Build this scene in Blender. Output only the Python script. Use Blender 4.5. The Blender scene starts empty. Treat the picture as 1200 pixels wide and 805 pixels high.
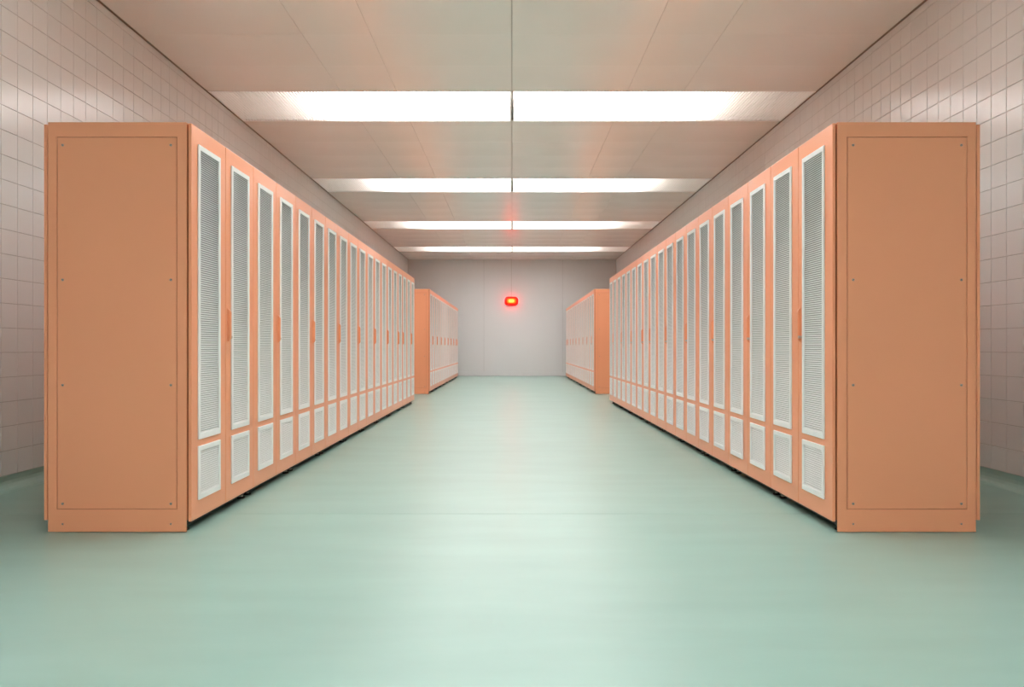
import bpy, bmesh, math, random
from mathutils import Vector

C = bpy.context.scene.collection
SC = bpy.context.scene
random.seed(7)

# ------------------------------------------------------------------ dimensions (metres)
EYE = 0.955            # camera height
F = 870.0              # focal length in pixels of the 1200 px frame
HALF = 3.352           # half width of the room
TOP = 3.751            # ceiling height
BACK = 23.95           # back wall distance
FRONT = -6.2           # wall behind the camera
STRIP0, STRIP_P, STRIP_W = 8.14, 4.235, 1.085
STRIPS = [STRIP0 + STRIP_P * k for k in (-3, -2, -1, 0, 1, 2, 3)]

# ------------------------------------------------------------------ camera, world, exposure
cam_data = bpy.data.cameras.new('camera')
cam = bpy.data.objects.new('camera', cam_data); C.objects.link(cam)
cam.location = (0, 0, EYE); cam.rotation_euler = (math.radians(90), 0, 0)
cam_data.sensor_fit = 'HORIZONTAL'; cam_data.sensor_width = 36.0
cam_data.lens = F / 1200 * 36
cam_data.shift_y = 3.3 / 1200
cam_data.clip_end = 100
SC.camera = cam
world = bpy.data.worlds.new('world'); SC.world = world; world.use_nodes = True
world.node_tree.nodes['Background'].inputs[0].default_value = (0.5, 0.5, 0.5, 1)
world.node_tree.nodes['Background'].inputs[1].default_value = 0.0
SC.view_settings.view_transform = 'Standard'
SC.view_settings.look = 'None'
SC.view_settings.gamma = 1.0
SC.view_settings.use_curve_mapping = False
SC.view_settings.exposure = 0.0
LAMP_POWER = 11.5
SC.cycles.diffuse_bounces = 8
SC.cycles.glossy_bounces = 5
SC.cycles.max_bounces = 12
SC.cycles.sample_clamp_indirect = 6
SC.cycles.use_denoising = True

# ------------------------------------------------------------------ materials
def principled(name, col, rough=0.5, metal=0.0, spec=0.5, coat=0.0, coat_rough=0.1):
    m = bpy.data.materials.new(name); m.use_nodes = True
    b = m.node_tree.nodes['Principled BSDF']
    b.inputs['Base Color'].default_value = (*col, 1)
    b.inputs['Roughness'].default_value = rough
    b.inputs['Metallic'].default_value = metal
    b.inputs['Specular IOR Level'].default_value = spec
    b.inputs['Coat Weight'].default_value = coat
    b.inputs['Coat Roughness'].default_value = coat_rough
    return m

def nodes_of(m):
    return m.node_tree.nodes, m.node_tree.links, m.node_tree.nodes['Principled BSDF']

def vary(m, c1, c2, scale=(1, 1, 1), noise=1.0, detail=4, lo=0.3, hi=0.7, rough=None, bump=0.0, coord='Object'):
    n, l, b = nodes_of(m)
    tc = n.new('ShaderNodeTexCoord'); mp = n.new('ShaderNodeMapping'); mp.inputs['Scale'].default_value = scale
    nz = n.new('ShaderNodeTexNoise'); nz.inputs['Scale'].default_value = noise; nz.inputs['Detail'].default_value = detail
    l.new(tc.outputs[coord], mp.inputs[0]); l.new(mp.outputs[0], nz.inputs['Vector'])
    r = n.new('ShaderNodeMapRange'); r.inputs[1].default_value = lo; r.inputs[2].default_value = hi
    l.new(nz.outputs['Fac'], r.inputs[0])
    mx = n.new('ShaderNodeMix'); mx.data_type = 'RGBA'
    mx.inputs[6].default_value = (*c1, 1); mx.inputs[7].default_value = (*c2, 1)
    l.new(r.outputs[0], mx.inputs[0]); l.new(mx.outputs[2], b.inputs['Base Color'])
    if rough:
        rr = n.new('ShaderNodeMapRange'); rr.inputs[3].default_value = rough[0]; rr.inputs[4].default_value = rough[1]
        l.new(r.outputs[0], rr.inputs[0]); l.new(rr.outputs[0], b.inputs['Roughness'])
    if bump:
        bp = n.new('ShaderNodeBump'); bp.inputs['Strength'].default_value = bump; bp.inputs['Distance'].default_value = 0.01
        l.new(nz.outputs['Fac'], bp.inputs['Height']); l.new(bp.outputs[0], b.inputs['Normal'])
    return mx

M = {}
PEACH = (0.88, 0.348, 0.184)
M['peach'] = principled('peach_powder_coat', PEACH, 0.29, spec=0.5)
n, l, b = nodes_of(M['peach'])
tc = n.new('ShaderNodeTexCoord'); nz = n.new('ShaderNodeTexNoise'); nz.inputs['Scale'].default_value = 420; nz.inputs['Detail'].default_value = 2
bp = n.new('ShaderNodeBump'); bp.inputs['Strength'].default_value = 0.05; bp.inputs['Distance'].default_value = 0.001
l.new(tc.outputs['Object'], nz.inputs['Vector']); l.new(nz.outputs['Fac'], bp.inputs['Height']); l.new(bp.outputs[0], b.inputs['Normal'])
M['peach_inner'] = principled('peach_inner_steel', (0.55, 0.16, 0.06), 0.6)
M['white_metal'] = principled('white_grille_metal', (0.88, 0.885, 0.88), 0.38)
M['slat_metal'] = principled('pale_slat_metal', (0.85, 0.86, 0.85), 0.42)
M['filter'] = principled('grey_filter_cloth', (0.40, 0.40, 0.39), 0.95)
M['black'] = principled('black_base_steel', (0.012, 0.011, 0.010), 0.55)
M['chrome'] = principled('zinc_screw', (0.42, 0.37, 0.32), 0.35, metal=0.8)
M['lock'] = principled('lock_metal', (0.55, 0.50, 0.45), 0.3, metal=0.9)
M['dark_slot'] = principled('dark_slot', (0.03, 0.025, 0.02), 0.7)

M['tile'] = principled('glazed_tile', (0.66, 0.63, 0.60), 0.16, spec=0.5)
n, l, b = nodes_of(M['tile'])
geo = n.new('ShaderNodeNewGeometry'); oi = n.new('ShaderNodeObjectInfo')
ad = n.new('ShaderNodeMath'); ad.operation = 'ADD'
l.new(geo.outputs['Random Per Island'], ad.inputs[0]); l.new(oi.outputs['Random'], ad.inputs[1])
fr = n.new('ShaderNodeMath'); fr.operation = 'FRACT'; l.new(ad.outputs[0], fr.inputs[0])
mx = n.new('ShaderNodeMix'); mx.data_type = 'RGBA'
mx.inputs[6].default_value = (0.700, 0.712, 0.705, 1); mx.inputs[7].default_value = (0.720, 0.730, 0.725, 1)
l.new(fr.outputs[0], mx.inputs[0]); l.new(mx.outputs[2], b.inputs['Base Color'])
tc = n.new('ShaderNodeTexCoord'); nz = n.new('ShaderNodeTexNoise'); nz.inputs['Scale'].default_value = 9
bp = n.new('ShaderNodeBump'); bp.inputs['Strength'].default_value = 0.05; bp.inputs['Distance'].default_value = 0.01
l.new(tc.outputs['Object'], nz.inputs['Vector']); l.new(nz.outputs['Fac'], bp.inputs['Height']); l.new(bp.outputs[0], b.inputs['Normal'])
M['grout'] = principled('grey_grout', (0.42, 0.41, 0.39), 0.9)
M['wall_panel'] = principled('back_wall_enamel', (0.66, 0.64, 0.62), 0.35)
vary(M['wall_panel'], (0.625, 0.635, 0.635), (0.645, 0.655, 0.655), (1, 1, 0.4), 1.3)
M['shadow_gap'] = principled('painted_gap_shade', (0.30, 0.255, 0.21), 0.8)  # brown tone paints the shade inside the ceiling edge gap
M['joint'] = principled('dark_joint', (0.10, 0.085, 0.07), 0.9)
M['ceil'] = principled('satin_ceiling_enamel', (0.70, 0.67, 0.62), 0.24, spec=0.55)
vary(M['ceil'], (0.795, 0.80, 0.77), (0.82, 0.825, 0.80), (1, 1, 1), 0.8, rough=(0.2, 0.28))
M['floor'] = principled('mint_epoxy', (0.5, 0.68, 0.58), 0.3, spec=0.33)
n, l, b = nodes_of(M['floor'])
mx = vary(M['floor'], (0.236, 0.388, 0.335), (0.275, 0.415, 0.365), (0.6, 1.0, 1), 1.1, detail=3, lo=0.15, hi=0.85, rough=(0.27, 0.34))
# trowel streaks across the aisle and tiny specks
tc = n.new('ShaderNodeTexCoord'); mp = n.new('ShaderNodeMapping'); mp.inputs['Scale'].default_value = (0.7, 3.0, 1)
nz = n.new('ShaderNodeTexNoise'); nz.inputs['Scale'].default_value = 1.5; nz.inputs['Detail'].default_value = 4
l.new(tc.outputs['Object'], mp.inputs[0]); l.new(mp.outputs[0], nz.inputs['Vector'])
bp = n.new('ShaderNodeBump'); bp.inputs['Strength'].default_value = 0.05; bp.inputs['Distance'].default_value = 0.004
l.new(nz.outputs['Fac'], bp.inputs['Height']); l.new(bp.outputs[0], b.inputs['Normal'])
r = n.new('ShaderNodeMapRange'); r.inputs[1].default_value = 0.35; r.inputs[2].default_value = 0.68
r.inputs[3].default_value = 0.95; r.inputs[4].default_value = 1.04
l.new(nz.outputs['Fac'], r.inputs[0])
vo = n.new('ShaderNodeTexVoronoi'); vo.inputs['Scale'].default_value = 1.7
l.new(tc.outputs['Object'], vo.inputs['Vector'])
sp = n.new('ShaderNodeMapRange'); sp.inputs[1].default_value = 0.006; sp.inputs[2].default_value = 0.010; sp.inputs[3].default_value = 0.6; sp.inputs[4].default_value = 1.0
l.new(vo.outputs['Distance'], sp.inputs[0])
mul = n.new('ShaderNodeMath'); mul.operation = 'MULTIPLY'; l.new(r.outputs[0], mul.inputs[0]); l.new(sp.outputs[0], mul.inputs[1])
hs = n.new('ShaderNodeHueSaturation'); l.new(mul.outputs[0], hs.inputs['Value']); l.new(mx.outputs[2], hs.inputs['Color'])
l.new(hs.outputs[0], b.inputs['Base Color'])
M['louver'] = principled('white_light_louver', (0.86, 0.86, 0.85), 0.45)
M['housing'] = principled('light_trough', (0.74, 0.71, 0.66), 0.6)
M['trim'] = principled('grey_track', (0.50, 0.49, 0.46), 0.5)

def emitter(name, col, power, base=(0.8, 0.8, 0.8)):
    m = bpy.data.materials.new(name); m.use_nodes = True
    b = m.node_tree.nodes['Principled BSDF']
    b.inputs['Base Color'].default_value = (*base, 1)
    if base[0] < 0.7: b.inputs['Specular IOR Level'].default_value = 0.2
    b.inputs['Emission Color'].default_value = (*col, 1)
    b.inputs['Emission Strength'].default_value = power
    return m
M['lamp'] = emitter('lit_diffuser', (1.0, 0.965, 0.985), LAMP_POWER)
M['bulb'] = emitter('glowing_red_lens', (1.0, 0.0010, 0.0005), 13, (0.3, 0.003, 0.002))
M['bulb_mid'] = emitter('glowing_orange_lens', (1.0, 0.030, 0.0010), 8, (0.3, 0.01, 0.002))
M['bulb_core'] = emitter('glowing_amber_core', (1.0, 0.13, 0.022), 7, (0.3, 0.05, 0.004))
M['red'] = principled('red_lamp_casing', (0.62, 0.012, 0.006), 0.25)

# ------------------------------------------------------------------ mesh helpers
class MB:
    def __init__(s): s.v = []; s.f = []
    def box(s, x0, x1, y0, y1, z0, z1, skip=''):
        i = len(s.v)
        s.v += [(x0,y0,z0),(x1,y0,z0),(x1,y1,z0),(x0,y1,z0),(x0,y0,z1),(x1,y0,z1),(x1,y1,z1),(x0,y1,z1)]
        for k, q in (('b',(0,3,2,1)),('t',(4,5,6,7)),('f',(0,1,5,4)),('r',(1,2,6,5)),('k',(2,3,7,6)),('l',(3,0,4,7))):
            if k not in skip: s.f.append(tuple(i+j for j in q))
        return s
    def prism(s, pts, axis, a, b, caps=True):
        """closed polygon pts (2-D) extruded from a to b along axis"""
        i = len(s.v); n = len(pts)
        def mk(p, t):
            return {'x': (t, p[0], p[1]), 'y': (p[0], t, p[1]), 'z': (p[0], p[1], t)}[axis]
        s.v += [mk(p, a) for p in pts] + [mk(p, b) for p in pts]
        for k in range(n):
            j = (k+1) % n
            s.f.append((i+k, i+j, i+n+j, i+n+k))
        if caps:
            s.f.append(tuple(i+k for k in reversed(range(n)))); s.f.append(tuple(i+n+k for k in range(n)))
        return s
    def cyl(s, c, r, axis, a, b, n=12):
        pts = [(c[0]+r*math.cos(2*math.pi*k/n), c[1]+r*math.sin(2*math.pi*k/n)) for k in range(n)]
        return s.prism(pts, axis, a, b)
    def plate(s, ys, zs, holes, x0, x1):
        """plate in the YZ plane between x0 and x1, cells (i,j) in holes left open"""
        ny, nz = len(ys)-1, len(zs)-1
        cell = lambda i, j: 0 <= i < ny and 0 <= j < nz and (i, j) not in holes
        idx = {}
        def v(i, j, x):
            k = (i, j, x)
            if k not in idx: idx[k] = len(s.v); s.v.append((x, ys[i], zs[j]))
            return idx[k]
        for i in range(ny):
            for j in range(nz):
                if not cell(i, j): continue
                s.f.append((v(i,j,x1), v(i+1,j,x1), v(i+1,j+1,x1), v(i,j+1,x1)))
                s.f.append((v(i,j,x0), v(i,j+1,x0), v(i+1,j+1,x0), v(i+1,j,x0)))
                if not cell(i-1, j): s.f.append((v(i,j,x0), v(i,j,x1), v(i,j+1,x1), v(i,j+1,x0)))
                if not cell(i+1, j): s.f.append((v(i+1,j,x0), v(i+1,j+1,x0), v(i+1,j+1,x1), v(i+1,j,x1)))
                if not cell(i, j-1): s.f.append((v(i,j,x0), v(i+1,j,x0), v(i+1,j,x1), v(i,j,x1)))
                if not cell(i, j+1): s.f.append((v(i,j+1,x0), v(i,j+1,x1), v(i+1,j+1,x1), v(i+1,j+1,x0)))
        return s
    def mesh(s, name, mat, bevel=0.0, seg=1, smooth=False):
        me = bpy.data.meshes.new(name)
        bm = bmesh.new()
        vs = [bm.verts.new(p) for p in s.v]
        for f in s.f:
            try: bm.faces.new([vs[k] for k in f])
            except ValueError: pass
        bmesh.ops.recalc_face_normals(bm, faces=bm.faces)
        if bevel:
            es = [e for e in bm.edges if len(e.link_faces) == 2 and e.calc_face_angle(0) > 0.5]
            bmesh.ops.bevel(bm, geom=es, offset=bevel, segments=seg, profile=0.5, affect='EDGES', clamp_overlap=True)
        if smooth:
            for f in bm.faces: f.smooth = True
        bm.to_mesh(me); bm.free()
        me.materials.append(mat)
        return me
    def obj(s, name, mat, parent=None, **kw):
        return link(name, s.mesh(name, mat, **kw), parent)

def link(name, me, parent=None, loc=None):
    o = bpy.data.objects.new(name, me); C.objects.link(o)
    if parent: o.parent = parent
    if loc: o.location = loc
    return o

def thing(name, label, cat, loc, rz=0, group=None):
    o = bpy.data.objects.new(name, None); C.objects.link(o)
    o.location = loc; o.rotation_euler = (0, 0, rz); o.empty_display_size = 0.1
    o['label'] = label; o['category'] = cat
    if group: o['group'] = group
    return o

def struct(o): o['kind'] = 'structure'; return o
def stuff(o): o['kind'] = 'stuff'; return o

# ------------------------------------------------------------------ floor
JOINT = 4.235
# floor with two fine construction joints across the aisle
m = MB()
pts = [(FRONT-0.2, -0.12), (FRONT-0.2, 0)]
for jy in (JOINT, 12.9):
    pts += [(jy-0.0025, 0), (jy-0.001, -0.0022), (jy+0.001, -0.0022), (jy+0.0025, 0)]
pts += [(BACK+0.2, 0), (BACK+0.2, -0.12)]
m.prism(pts, 'x', -HALF-0.15, HALF+0.15)
struct(m.obj('floor', M['floor']))

# mint coved skirting along both side walls
for sx, nm in ((-1, 'baseboard_left'), (1, 'baseboard_right')):
    R = 0.085; m = MB()
    prof = [(HALF-0.001, 0.0985), (HALF-0.0035, 0.098)]
    for k in range(0, 7):
        a = math.radians(90*k/6)
        prof.append((HALF-0.004-R+R*math.cos(a), R-R*math.sin(a)+0.0005))
    prof += [(HALF-0.001, 0.0005)]
    # hang the curve: keep the quarter circle concave towards the room
    m.prism([(sx*p[0], p[1]) for p in prof], 'y', FRONT+0.02, BACK-0.02)
    struct(m.obj(nm, M['floor'], smooth=False))

# ------------------------------------------------------------------ side walls of tile
T = 0.163; Z0T = 0.0985
rows = [Z0T + T*k for k in range(24) if Z0T + T*k < TOP-0.01]
rows.append(TOP - 0.004)
cols = [4.8730 + 0.1605*k for k in range(0, 8)]
cols.append(cols[-1] + 0.238)
k = cols[-1]
while k < BACK - 0.2: k += 0.1715; cols.append(k)
cols[-1] = BACK - 0.002
k = cols[0]; pre = []
while k > FRONT + 0.2: k -= 0.1605; pre.append(k)
pre[-1] = FRONT + 0.002
cols = pre[::-1] + cols
G = 0.0028
def tile_mb(w, h, sx, b=0.0016):
    """one tile: face towards the room, soft arrises; origin at its lower near corner"""
    m = MB(); d = 0.007
    X = lambda x: -sx*x
    i = len(m.v)
    m.v += [(X(0), G/2, G/2), (X(0), w-G/2, G/2), (X(0), w-G/2, h-G/2), (X(0), G/2, h-G/2)]
    m.v += [(X(d-b), G/2, G/2), (X(d-b), w-G/2, G/2), (X(d-b), w-G/2, h-G/2), (X(d-b), G/2, h-G/2)]
    g = G/2+b
    m.v += [(X(d), g, g), (X(d), w-g, g), (X(d), w-g, h-g), (X(d), g, h-g)]
    for a in (0, 4):
        for q in range(4):
            r = (q+1) % 4
            m.f.append((a+q, a+r, a+4+r, a+4+q))
    m.f.append((8, 9, 10, 11)); m.f.append((3, 2, 1, 0))
    return m
for sx, nm in ((-1, 'wall_left'), (1, 'wall_right')):
    w = MB()
    x0, x1 = sorted((sx*(HALF+0.0045), sx*(HALF+0.16)))
    w.box(x0, x1, FRONT-0.16, BACK+0.16, -0.1, TOP+0.35)
    wall = struct(w.obj(nm, M['grout']))
    rest = MB(); shared = {}; base_x = sx*(HALF+0.007)
    for i in range(len(cols)-1):
        ya, yb = cols[i], cols[i+1]
        for j in range(len(rows)-1):
            za, zb = rows[j], rows[j+1]
            u = F*HALF/yb if yb > 0.5 else 1e4
            single = False
            if ya > 4.6 and u > 418:
                ytop = 405.8 - (zb-EYE)*u/HALF          # is the tile inside the frame and clear of the cabinets
                if ytop > -30 and ytop < 800:
                    if ytop < 150 or u > 538: single = True
            if single:
                key = (round(yb-ya, 3), round(zb-za, 3))
                if key not in shared: shared[key] = tile_mb(yb-ya, zb-za, sx).mesh('tile', M['tile'])
                o = link('tile', shared[key], wall, (base_x, ya, za))
                o.rotation_euler = (0, random.gauss(0, 0.0009), random.gauss(0, 0.0009))
            else:
                t = tile_mb(yb-ya, zb-za, sx); b0 = len(rest.v)
                ty, tz = random.gauss(0, 0.0009), random.gauss(0, 0.0009)
                rest.v += [(base_x + p[0] + ty*p[1] + tz*p[2], ya+p[1], za+p[2]) for p in t.v]
                rest.f += [tuple(b0+q for q in f) for f in t.f[4:9]]
    stuff(rest.obj('wall_tiling', M['tile'], wall))

# ------------------------------------------------------------------ back wall, front wall
wb = struct(MB().box(-HALF-0.16, HALF+0.16, BACK+0.012, BACK+0.16, -0.1, TOP+0.35).obj('wall_back', M['joint']))
xs = [-HALF, -0.908, 1.632, HALF]
for a, b_ in zip(xs, xs[1:]):
    MB().box(a+0.0018, b_-0.0018, BACK, BACK+0.02, 0.09, TOP+0.03).obj('wall_panel', M['wall_panel'], wb, bevel=0.002)
struct(MB().box(-HALF+0.002, HALF-0.002, BACK-0.014, BACK+0.01, 0.001, 0.13).obj('baseboard_back', M['wall_panel'], bevel=0.004, seg=2))
struct(MB().box(-HALF-0.16, HALF+0.16, FRONT-0.16, FRONT, -0.1, TOP+0.35).obj('wall_front', M['wall_panel']))

# ------------------------------------------------------------------ ceiling of enamel panels
ce = struct(MB().box(-HALF-0.16, HALF+0.16, FRONT-0.16, BACK+0.16, TOP+0.32, TOP+0.45).obj('ceiling', M['joint']))
edges_x = [-HALF+0.018, -1.88, -1.265, 0.0, 1.265, 1.88, HALF-0.018]
bays = []
prev = FRONT + 0.01
for s0 in STRIPS:
    bays.append((prev, s0 - 0.004)); prev = s0 + STRIP_W + 0.004
bays.append((prev, BACK - 0.002))
panel_mesh = {}
for a, b_ in bays:
    cuts = [b_]
    while cuts[-1] - 0.735 > a + 0.1: cuts.append(cuts[-1] - 0.735)
    cuts.append(a); cuts = cuts[::-1]
    for y0, y1 in zip(cuts, cuts[1:]):
        for x0, x1 in zip(edges_x, edges_x[1:]):
            key = (round(x1-x0, 3), round(y1-y0, 3))
            if key not in panel_mesh:
                g = 0.0013; h = 0.0005
                panel_mesh[key] = MB().box(-(x1-x0)/2+g, (x1-x0)/2-g, -(y1-y0)/2+h, (y1-y0)/2-h, 0, 0.014).mesh('ceiling_panel', M['ceil'], bevel=0.0008)
            link('ceiling_panel', panel_mesh[key], ce, ((x0+x1)/2, (y0+y1)/2, TOP))
# dark filler above the panel joints
MB().box(-HALF-0.01, HALF+0.01, FRONT, STRIPS[0], TOP+0.02, TOP+0.03).obj('ceiling_void', M['joint'], ce)
for a, b_ in bays[1:]:
    MB().box(-HALF-0.01, HALF+0.01, a, b_, TOP+0.02, TOP+0.03).obj('ceiling_void', M['joint'], ce)
for sx, nm in ((-1, 'gap_shade_left'), (1, 'gap_shade_right')):  # dark strips standing in for the shadow line where ceiling meets side walls
    xa, xb = sorted((sx*(HALF-0.017), sx*(HALF+0.004)))
    struct(MB().box(xa, xb, FRONT+0.02, BACK-0.004, TOP+0.001, TOP+0.018).obj(nm, M['shadow_gap']))
struct(MB().box(-0.009, -0.001, FRONT+0.02, BACK-0.02, TOP-0.006, TOP-0.0005).obj('trim_1', M['trim']))

# ------------------------------------------------------------------ ceiling light strips, left and right halves
X_IN, X_OUT, LIT = 0.012, HALF-0.018, 2.15
def half_light_meshes():
    W = STRIP_W
    fr = MB()
    for y0, y1 in ((0, 0.014), (W-0.014, W)): fr.box(X_IN, X_OUT, y0, y1, -0.002, 0.045)
    for x0, x1 in ((X_IN, X_IN+0.012), (X_OUT-0.012, X_OUT)): fr.box(x0, x1, 0.014, W-0.014, -0.002, 0.045)
    ho = MB()
    ho.box(X_IN, X_OUT, -0.002, 0.0, 0.045, 0.24).box(X_IN, X_OUT, W, W+0.002, 0.045, 0.24)
    ho.box(X_OUT, X_OUT+0.002, 0, W, 0.045, 0.24).box(X_IN-0.003, X_IN-0.001, 0, W, 0.045, 0.24)
    ho.box(X_IN, X_OUT, 0, W, 0.24, 0.245)
    lamp = MB().box(X_IN+0.01, LIT, 0.05, W-0.05, 0.17, 0.18)
    lv = MB(); x = X_IN + 0.030; P = 0.034
    while x < X_OUT - 0.02:
        lv.box(x-0.0016, x+0.0016, 0.014, W-0.014, 0.002, 0.026); x += P
    return (fr.mesh('frame', M['louver']), ho.mesh('housing', M['housing']),
            lamp.mesh('lamp_panel', M['lamp']), lv.mesh('louver_blades', M['louver']))
hl = half_light_meshes()
order = ['out', 'out', 'out', 'nearest the camera', 'second from the camera', 'third from the camera', 'farthest, by the back wall']
for k, s0 in enumerate(STRIPS):
    for side in ('right', 'left'):
        if order[k] == 'out':
            where = ['by the wall behind the camera', 'over the open floor', 'over the near cabinet row ends'][k]
            lab = f'{side} half of the white ribbed ceiling light {where}'
            grp = 'ribbed ceiling light strips'
        else:
            lab = f'{side} half of the glowing white ceiling light strip {order[k]}'
            grp = 'ribbed ceiling light strips'
        y = s0 if side == 'right' else s0 + STRIP_W
        t = thing('ceiling_light', lab, 'ceiling light', (0, y, TOP), 0 if side == 'right' else math.pi, grp)
        link('frame', hl[0], t); link('housing', hl[1], t); link('lamp_panel', hl[2], t)
        stuff(link('louver_blades', hl[3], t))

# ------------------------------------------------------------------ cabinets
# local frame: +x is the front (aisle side), y runs along the row, origin on the floor under the door face
P = 0.4588
DT, DZ0, DZ1 = 0.016, 0.0533, 2.102          # door thickness, bottom, top
BX1, BX0 = -0.0215, -0.733                   # body front and back
GR = [(0.466, 2.014), (0.1495, 0.431)]       # outer z ranges of the two grille frames
GY0, GY1 = 0.075, 0.365                      # grille frame along the door (from its near edge)

def door_meshes(flip):
    """door spanning y 0..P; flip puts the wide stile on the other side"""
    g0, g1 = (GY0, GY1) if not flip else (P-GY1, P-GY0)
    e = 0.0018
    ys = [e, g0+0.012, g1-0.012, P-e]
    zs = [DZ0, GR[1][0]+0.012, GR[1][1]-0.012, GR[0][0]+0.012, GR[0][1]-0.012, DZ1]
    door = MB().plate(ys, zs, {(1, 1), (1, 3)}, -DT, 0).mesh('door', M['peach'], bevel=0.003, seg=2)
    frames = []
    for z0, z1 in GR:
        yy = [g0, g0+0.023, g1-0.023, g1]; zz = [z0, z0+0.031, z1-0.028, z1]
        frames.append(MB().plate(yy, zz, {(1, 1)}, 0.0003, 0.0095).mesh('grille_frame', M['white_metal'], bevel=0.002))
    slats = []
    for z0, z1 in GR:
        m = MB(); a0, a1 = z0+0.031, z1-0.028
        n = round((a1-a0)/0.0116); p = (a1-a0)/n
        for k in range(n):
            z = a0 + p*(k+0.5)
            # drooping slat: front lip low, rising towards the back
            pts = [(0.0058, z-0.0050), (0.0068, z-0.0038), (0.0002, z+0.0030), (-0.0012, z+0.0020)]
            m.prism(pts, 'y', g0+0.020, g1-0.020, caps=False)
        slats.append(m.mesh('louver_slats', M['slat_metal']))
    back = MB().box(-0.0085, -0.0045, g0+0.008, g1-0.008, GR[1][0]+0.008, GR[0][1]-0.008).mesh('filter_mat', M['filter'])
    return door, frames, slats, back
DOOR = door_meshes(False)

def handle_meshes():
    """lever handle centred on y 0, z 0 at its middle"""
    h = 0.094
    prof = [(0.0, h), (0.006, h+0.001), (0.011, h-0.003), (0.0185, h-0.016), (0.0195, h-0.024),
            (0.0195, -h+0.022), (0.016, -h+0.010), (0.008, -h), (0.0, -h)]
    m = MB().prism([(p[0], p[1]) for p in prof], 'y', -0.009, 0.010)
    lever = m.mesh('handle', M['peach'], bevel=0.003, seg=2)
    tray = MB().box(0.0, 0.003, -0.013, 0.014, -h-0.008, h+0.008).mesh('handle_plate', M['peach'], bevel=0.0015)
    lk2 = MB().cyl((0.0175, -h+0.026), 0.0085, 'x', 0.0, 0.019, 12).mesh('lock', M['lock'], bevel=0.0012)
    return lever, tray, lk2
HND = handle_meshes()
HZ = 1.076

def body_mesh(W):
    m = MB()
    g = 0.002
    t = 0.02
    # folded steel carcass: sides, top, bottom, back rails
    m.box(BX0, BX1, g, g+t, 0.060, 2.098).box(BX0, BX1, W-g-t, W-g, 0.060, 2.098)
    m.box(BX0, BX1, g+t, W-g-t, 2.070, 2.098).box(BX0, BX1, g+t, W-g-t, 0.060, 0.090)
    for z0, z1 in ((0.090, 0.13), (2.03, 2.070)):
        m.box(BX1-0.02, BX1, g+t, W-g-t, z0, z1)
    if W > 0.6: m.box(BX1-0.03, BX1, W/2-0.02, W/2+0.02, 0.13, 2.03)
    return m
def base_mesh(W):
    m = MB()
    m.box(-0.080, -0.052, 0.01, W-0.01, 0.018, 0.060).box(-0.72, -0.69, 0.01, W-0.01, 0.018, 0.060)
    m.box(-0.69, -0.080, 0.01, 0.05, 0.022, 0.060).box(-0.69, -0.080, W-0.05, W-0.01, 0.022, 0.060)
    m.box(-0.66, -0.10, 0.05, W-0.05, 0.030, 0.060)
    return m
foot_me = MB().cyl((0, 0), 0.024, 'z', 0.0, 0.008, 14).cyl((0, 0), 0.009, 'z', 0.008, 0.045, 8).mesh('levelling_foot', M['black'])
nut_me = MB().cyl((0, 0), 0.013, 'z', 0.010, 0.018, 6).mesh('lock_nut', M['lock'])

def make_cabinet(n_doors, handle_at, end_panel):
    """handle_at: y of the handle centre"""
    W = P*n_doors
    t = thing('louvered_cabinet', '', 'cabinet', (0, 0, 0))
    body_mesh(W).obj('carcass', M['peach_inner'] , t, bevel=0.002)
    # painted skin: side and top sheets seen from outside
    sk = MB().box(BX0-0.001, BX1+0.001, 0.0012, W-0.0012, 2.0982, 2.1045)
    sk.obj('top_panel', M['peach'], t, bevel=0.003, seg=2)
    MB().box(BX0+0.004, BX1-0.03, 0.0225, W-0.0225, 0.0905, 0.0925).obj('bottom_panel', M['peach_inner'], t)
    stuff(base_mesh(W).obj('base_frame', M['black'], t)); t.children[-1]
    for fx in (-0.060, -0.700):
        for fy in (0.055, W-0.055):
            f = link('levelling_foot', foot_me, t, (fx, fy, 0.0))
            link('lock_nut', nut_me, f)
    door, frames, slats, back = DOOR
    hosts = []
    for k in range(n_doors):
        d = link('door', door, t, (0, k*P, 0)); hosts.append(d)
        link('grille_frame', frames[0], d); link('grille_frame', frames[1], d)
        stuff(link('louver_slats', slats[0], d)); stuff(link('louver_slats', slats[1], d))
        link('filter_mat', back, d)
        MB_r = REAR
        link('rear_door', MB_r, t, (0, k*P, 0))
    host = hosts[min(n_doors-1, int(handle_at // P))]
    hy = handle_at - host.location.y
    link('handle', HND[0], host, (0.0, hy, HZ)); link('handle_plate', HND[1], host, (0.0, hy, HZ))
    link('lock', HND[2], host, (0.0, hy, HZ))
    if end_panel: add_end_panel(t, end_panel, W)
    return t

REAR = MB().plate([0.0018, P-0.0018], [0.061, 2.096], set(), BX0-0.0255, BX0-0.0075).mesh('rear_door', M['peach'], bevel=0.003, seg=2)

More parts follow.
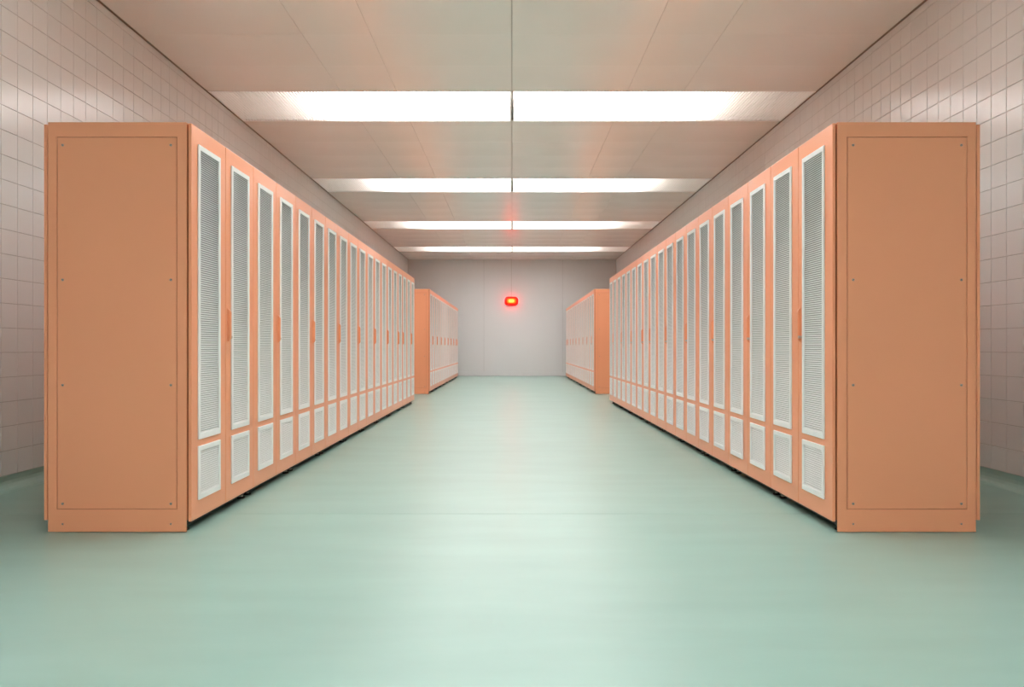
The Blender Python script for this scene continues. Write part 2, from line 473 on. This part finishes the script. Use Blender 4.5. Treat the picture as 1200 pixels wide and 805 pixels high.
def add_end_panel(t, which, W):
    """outer side sheet standing on the floor, with its screwed cover plate; which = -1 at y=0, +1 at y=W"""
    s = which
    Y = (lambda y: -y) if s < 0 else (lambda y: W + y)
    def pl(x0, x1, z0, z1, ya, yb, name, mat, parent, bev, seg=1):
        a, b2 = sorted((Y(ya), Y(yb)))
        return MB().box(x0, x1, a, b2, z0, z1).obj(name, mat, parent, bevel=bev, seg=seg)
    cx0, cx1, cz0, cz1 = -0.685, -0.0725, 0.121, 2.027
    # frame sheet with an opening behind the cover plate
    m = MB(); ys = [BX0, cx0-0.002, cx1+0.002, BX1]; zs = [0.002, cz0-0.002, cz1+0.002, 2.105]
    m.plate(ys, zs, {(1, 1)}, 0, 1)
    a, b2 = Y(-0.001), Y(0.006)
    m.v = [(v[1], a + (b2-a)*v[0], v[2]) for v in m.v]
    side = m.obj('side_panel', M['peach'], t, bevel=0.0025, seg=2)
    pl(cx0-0.01, cx1+0.01, cz0-0.01, cz1+0.01, -0.0012, -0.0006, 'backing_sheet', M['peach_inner'], side, 0)
    pl(cx0+0.001, cx1-0.001, cz0+0.001, cz1-0.001, -0.0005, 0.0055, 'cover_plate', M['peach'], side, 0.0012)
    for sx in (-0.657, -0.102):
        for sz in (1.987, 1.296, 0.756, 0.1475, 0.0437):
            r = 0.0065 if sz > 0.1 else 0.0048
            a, b2 = sorted((Y(0.0050), Y(0.0085)))
            sc = MB().cyl((0, 0), r, 'y', a, b2, 12).obj('screw', M['chrome'], side, bevel=0.0008)
            sc.location = (sx, 0, sz)
            c0, c1 = sorted((Y(0.0083), Y(0.0088)))
            MB_s = MB().box(-r*0.6, r*0.6, c0, c1, -0.0009, 0.0009)
            sl = MB_s.obj('screw_slot', M['dark_slot'], None); sl.parent = side; sl.location = (sx, 0, sz)
            sl.rotation_euler = (0, random.uniform(0, 3), 0)

def copy_tree(o, parent=None):
    c = o.copy(); C.objects.link(c); c.parent = parent
    for ch in o.children: copy_tree(ch, c)
    return c

protos = {}
def cabinet(n_doors, handle, end, loc, rz, label, group):
    key = (n_doors, round(handle, 3), end)
    if key not in protos:
        protos[key] = t = make_cabinet(n_doors, handle, end)
    else:
        t = copy_tree(protos[key])
    t.location = loc; t.rotation_euler = (0, 0, rz)
    t['label'] = label; t['group'] = group
    return t

ORD = ['first', 'second', 'third', 'fourth', 'fifth', 'sixth', 'seventh', 'eighth', 'ninth', 'tenth']
XF = 1.648
HO = 0.031                                    # handle centre from the seam
def row(side, y0, units, where):
    """side -1 left, +1 right; units from the camera outwards: 2 = pair of doors, 1 = single"""
    y = y0
    for i, n in enumerate(units):
        W = P*n
        if i == 0: pos = f'nearest the camera in the {where}'
        elif i == len(units)-1: pos = f'at the far end of the {where}'
        else: pos = f'{ORD[i]} from the camera in the {where}'
        kind = 'two-door' if n == 2 else 'narrow one-door'
        lab = f'peach {kind} louvered cabinet {pos}'
        grp = f'peach cabinets in the {where}'
        if side < 0:
            h = P + HO if n == 2 else HO
            cabinet(n, h, -1 if i == 0 else 0, (-XF, y, 0), 0, lab, grp)
        else:
            h = P + HO if n == 2 else (W - HO)
            cabinet(n, h, 1 if i == 0 else 0, (XF, y+W, 0), math.pi, lab, grp)
        y += W
    return y
row(-1, 3.814, [2]*8 + [1, 2], 'left front row')
row(1, 3.814, [2]*6 + [1, 2, 2, 2], 'right front row')
row(-1, 14.87, [2]*8 + [1], 'left rear row')
row(1, 14.87, [2]*8 + [1], 'right rear row')

# ------------------------------------------------------------------ red warning lamp on the back wall
lz = EYE + (405.8-352.7)*(BACK-0.1)/F
lamp = thing('warning_lamp', 'small glowing red bulkhead lamp on the pale back wall', 'lamp', (-0.02, BACK, lz))
def rbox(w, h, r, n=6):
    pts = []
    for cx, cz, a0 in ((w/2-r, h/2-r, 0), (-w/2+r, h/2-r, 90), (-w/2+r, -h/2+r, 180), (w/2-r, -h/2+r, 270)):
        for k in range(n+1):
            a = math.radians(a0+90*k/n); pts.append((cx+r*math.cos(a), cz+r*math.sin(a)))
    return pts
def loft(profiles):
    m = MB(); n = len(profiles[0][0])
    for pts, y in profiles: m.v += [(p[0], y, p[1]) for p in pts]
    for a in range(len(profiles)-1):
        for k in range(n):
            j = (k+1) % n; m.f.append((a*n+k, a*n+j, (a+1)*n+j, (a+1)*n+k))
    m.f.append(tuple(range(n))); m.f.append(tuple((len(profiles)-1)*n+k for k in reversed(range(n))))
    return m
loft([(rbox(0.40, 0.25, 0.09), -0.001), (rbox(0.44, 0.285, 0.11), -0.012), (rbox(0.44, 0.285, 0.11), -0.035), (rbox(0.42, 0.265, 0.10), -0.045)]).obj('casing', M['red'], lamp, smooth=True)
loft([(rbox(0.39, 0.235, 0.10), -0.043), (rbox(0.39, 0.235, 0.10), -0.12), (rbox(0.36, 0.205, 0.09), -0.15), (rbox(0.28, 0.14, 0.065), -0.165)]).obj('lens', M['bulb'], lamp, smooth=True)
loft([(rbox(0.30, 0.16, 0.07), -0.160), (rbox(0.28, 0.15, 0.065), -0.168)]).obj('inner_lens', M['bulb_mid'], lamp, smooth=True)
loft([(rbox(0.20, 0.115, 0.05), -0.166), (rbox(0.18, 0.105, 0.045), -0.172), (rbox(0.09, 0.05, 0.02), -0.176)]).obj('lamp_core', M['bulb_core'], lamp, smooth=True)
MB().box(-0.008, 0.008, -0.016, -0.002, 0.135, TOP-lz-0.002).obj('cable_conduit', M['trim'], lamp, bevel=0.002)
